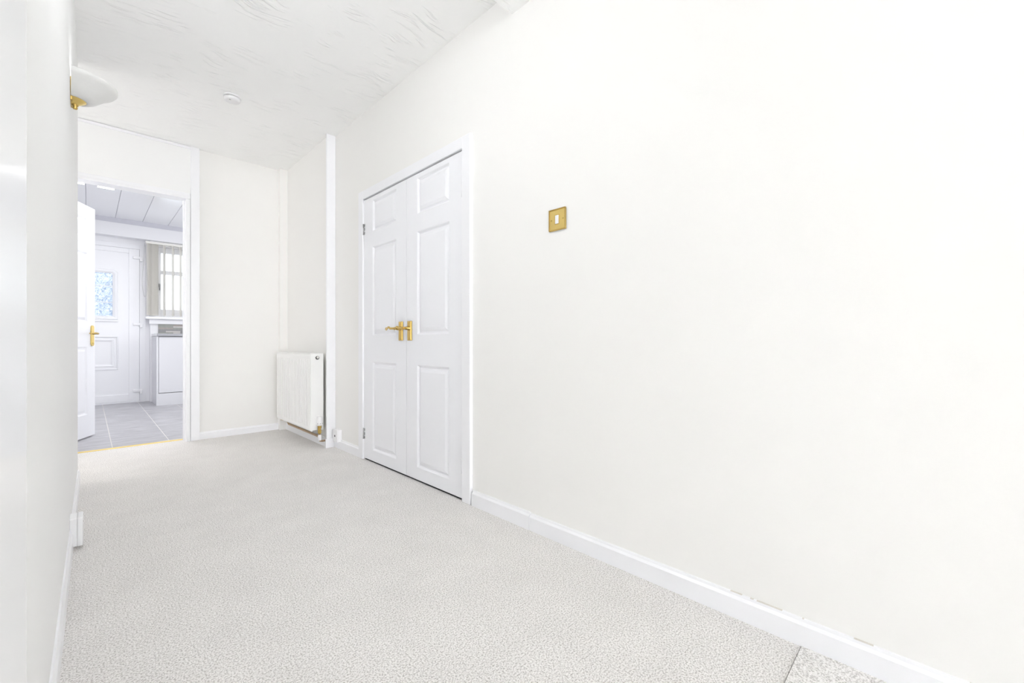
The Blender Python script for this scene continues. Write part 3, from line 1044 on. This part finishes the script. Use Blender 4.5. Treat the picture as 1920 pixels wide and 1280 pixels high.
# ------------------------------------------------------------------ kitchen window and sill
wn = empty('window_1', (1.2, KY, WZ0), 'white plastic kitchen window with clear panes behind the vertical blind', 'window', kind='structure')
WY0, WY1 = KY - 0.03, KY + 0.04
mb = MB()
mb.box(WX0, 0.722, WY0, WY1, WZ0, WZ1, 0.003)
mb.box(WX1 - 0.05, WX1, WY0, WY1, WZ0, WZ1, 0.003)
mb.box(0.722, WX1 - 0.05, WY0, WY1, WZ0, WZ0 + 0.112, 0.003)
mb.box(0.722, WX1 - 0.05, WY0, WY1, WZ1 - 0.072, WZ1, 0.003)
mb.box(1.20, 1.26, WY0, WY1, WZ0 + 0.112, WZ1 - 0.072, 0.003)
mb.build('frame', M_UPVC, wn)
for (a, b) in ((0.722, 1.20), (1.26, WX1 - 0.05)):
    MB().box(a, b, WY0 - 0.004, WY1, 1.757, 1.808, 0.003).build('transom', M_UPVC, wn)
    MB().box(a, b, KY - 0.003, KY + 0.005, WZ0 + 0.108, 1.760).build('pane', M_GLASS, wn)
    MB().box(a, b, KY - 0.003, KY + 0.005, 1.805, WZ1 - 0.068).build('pane', M_GLASS, wn)
mb = MB()
mb.box(0.696, 0.712, WY0 - 0.018, WY0 + 0.001, 1.57, 1.625, 0.003)
mb.tube([(0.704, WY0 - 0.012, 1.61), (0.704, WY0 - 0.04, 1.61), (0.704, WY0 - 0.042, 1.53)], 0.007, 8)
mb.build('window_handle', M_CHROME, wn)
MB().box(0.551, KX1, KYW - 0.065, WY0 + 0.004, 1.124, 1.158, 0.006).build('window_sill', M_TRIM, wn)
MB().box(0.588, KX1, KYW - 0.028, KYW + 0.001, 1.058, 1.124, 0.002).build('sill_apron', M_KWALL, wn)

# vertical blind
vb = empty('vertical_blind', (1.1, KYW - 0.03, 2.16), 'ivory vertical blind drawn open at the kitchen window', 'blind')
BY = KYW - 0.030
MB().box(0.549, 1.85, BY - 0.022, BY + 0.022, 2.142, 2.172, 0.003).build('headrail', M_PLASTC, vb)


def slat(x, ang_, w=0.089):
    c, s = math.cos(ang_), math.sin(ang_)
    t = bmesh.new()
    pts = []
    for k in range(5):
        a = -w / 2 + w * k / 4
        b = 0.003 * (1 - (2 * k / 4 - 1) ** 2)
        pts.append((x + a * c - b * s, BY + a * s + b * c))
    A = [t.verts.new((p[0], p[1], 1.176)) for p in pts]
    B = [t.verts.new((p[0], p[1], 2.142)) for p in pts]
    A2 = [t.verts.new((p[0] - s * 0.0012, p[1] + c * 0.0012, 1.176)) for p in pts]
    B2 = [t.verts.new((p[0] - s * 0.0012, p[1] + c * 0.0012, 2.142)) for p in pts]
    for P, Q in ((A, B), (A2, B2)):
        for k in range(4):
            t.faces.new((P[k], P[k + 1], Q[k + 1], Q[k])).smooth = True
    t.faces.new((A[0], B[0], B2[0], A2[0]))
    t.faces.new((A[4], B[4], B2[4], A2[4]))
    mb = MB()
    mb._add(t)
    o = mb.build('slat', M_BLIND, vb)
    w_ = MB().box(x - 0.006, x + 0.006, BY - 0.03, BY + 0.03, 1.170, 1.1755)
    w_.build('weight', M_PLASTC, o)
    return o


for i in range(5):
    slat(0.598 + i * 0.012, math.radians(24))
for x in (0.748, 0.842, 0.926, 1.01, 1.10, 1.19, 1.28, 1.37, 1.46, 1.55, 1.64, 1.73):
    slat(x, math.radians(66))
pts = []
for i in range(40):
    a = math.tau * i / 40
    zc_ = 1.66
    r = 0.0255 * (1 if math.sin(a) < 0 else (1 - 0.85 * math.sin(a)))
    pts.append((0.541 + r * math.cos(a), BY - 0.028, zc_ + (0.24 if math.sin(a) < 0 else 0.48) * math.sin(a)))
MB().tube(pts, 0.0022, 6, closed=True).build('cord_loop', M_CORD, vb)

# ------------------------------------------------------------------ cabinet, worktop, splashback
cb = empty('base_cabinet', (0.95, 7.3, 0), 'pale grey kitchen base cabinet under the worktop end', 'cabinet')
MB().box(0.6185, 0.6385, 7.052, KYW - 0.002, 0.0, 0.886, 0.001).build('end_panel', M_CAB, cb)
mb = MB()
mb.box(0.6395, 2.15, 7.078, KYW - 0.002, 0.16, 0.886)
mb.build('body', M_CAB, cb)
MB().box(0.6425, 1.2385, 7.056, 7.076, 0.162, 0.878, 0.002).build('cabinet_door', M_CAB, cb)
MB().box(1.2415, 1.8385, 7.056, 7.076, 0.162, 0.878, 0.002).build('cabinet_door', M_CAB, cb)
MB().box(0.6390, 2.15, 7.060, 7.075, 0.0, 0.155, 0.001).build('plinth', M_CAB, cb)
wt = empty('worktop', (1.3, 7.3, 0.888), 'dark grey kitchen worktop with a white end strip below the mosaic tiles', 'worktop')
MB().box(0.6185, 2.15, 7.035, KYW - 0.002, 0.8885, 0.922, 0.004).build('slab', M_WTOP, wt)
MB().box(0.6140, 0.6184, 7.035, KYW, 0.8885, 0.922, 0.001).build('end_strip', M_PLAST, wt)

sb = empty('splashback', (1.2, KYW, 0.93), 'strip of grey and taupe mosaic tiles between worktop and window sill', 'splashback')
MB().box(0.684, 2.1, KYW - 0.005, KYW + 0.001, 0.923, 1.058).build('backing', M_MOS[1], sb)
rows = 6
rh = (1.056 - 0.924) / rows
for r_ in range(rows):
    x = 0.686
    while x < 1.6:
        w = random.choice((0.08, 0.12, 0.16, 0.20))
        x1 = min(x + w, 1.62)
        d = random.uniform(0.008, 0.014)
        MB().box(x, x1 - 0.0015, KYW - d, KYW - 0.004, 0.924 + r_ * rh + 0.0008, 0.924 + (r_ + 1) * rh - 0.0008).build('tile', random.choice(M_MOS), sb)
        x = x1
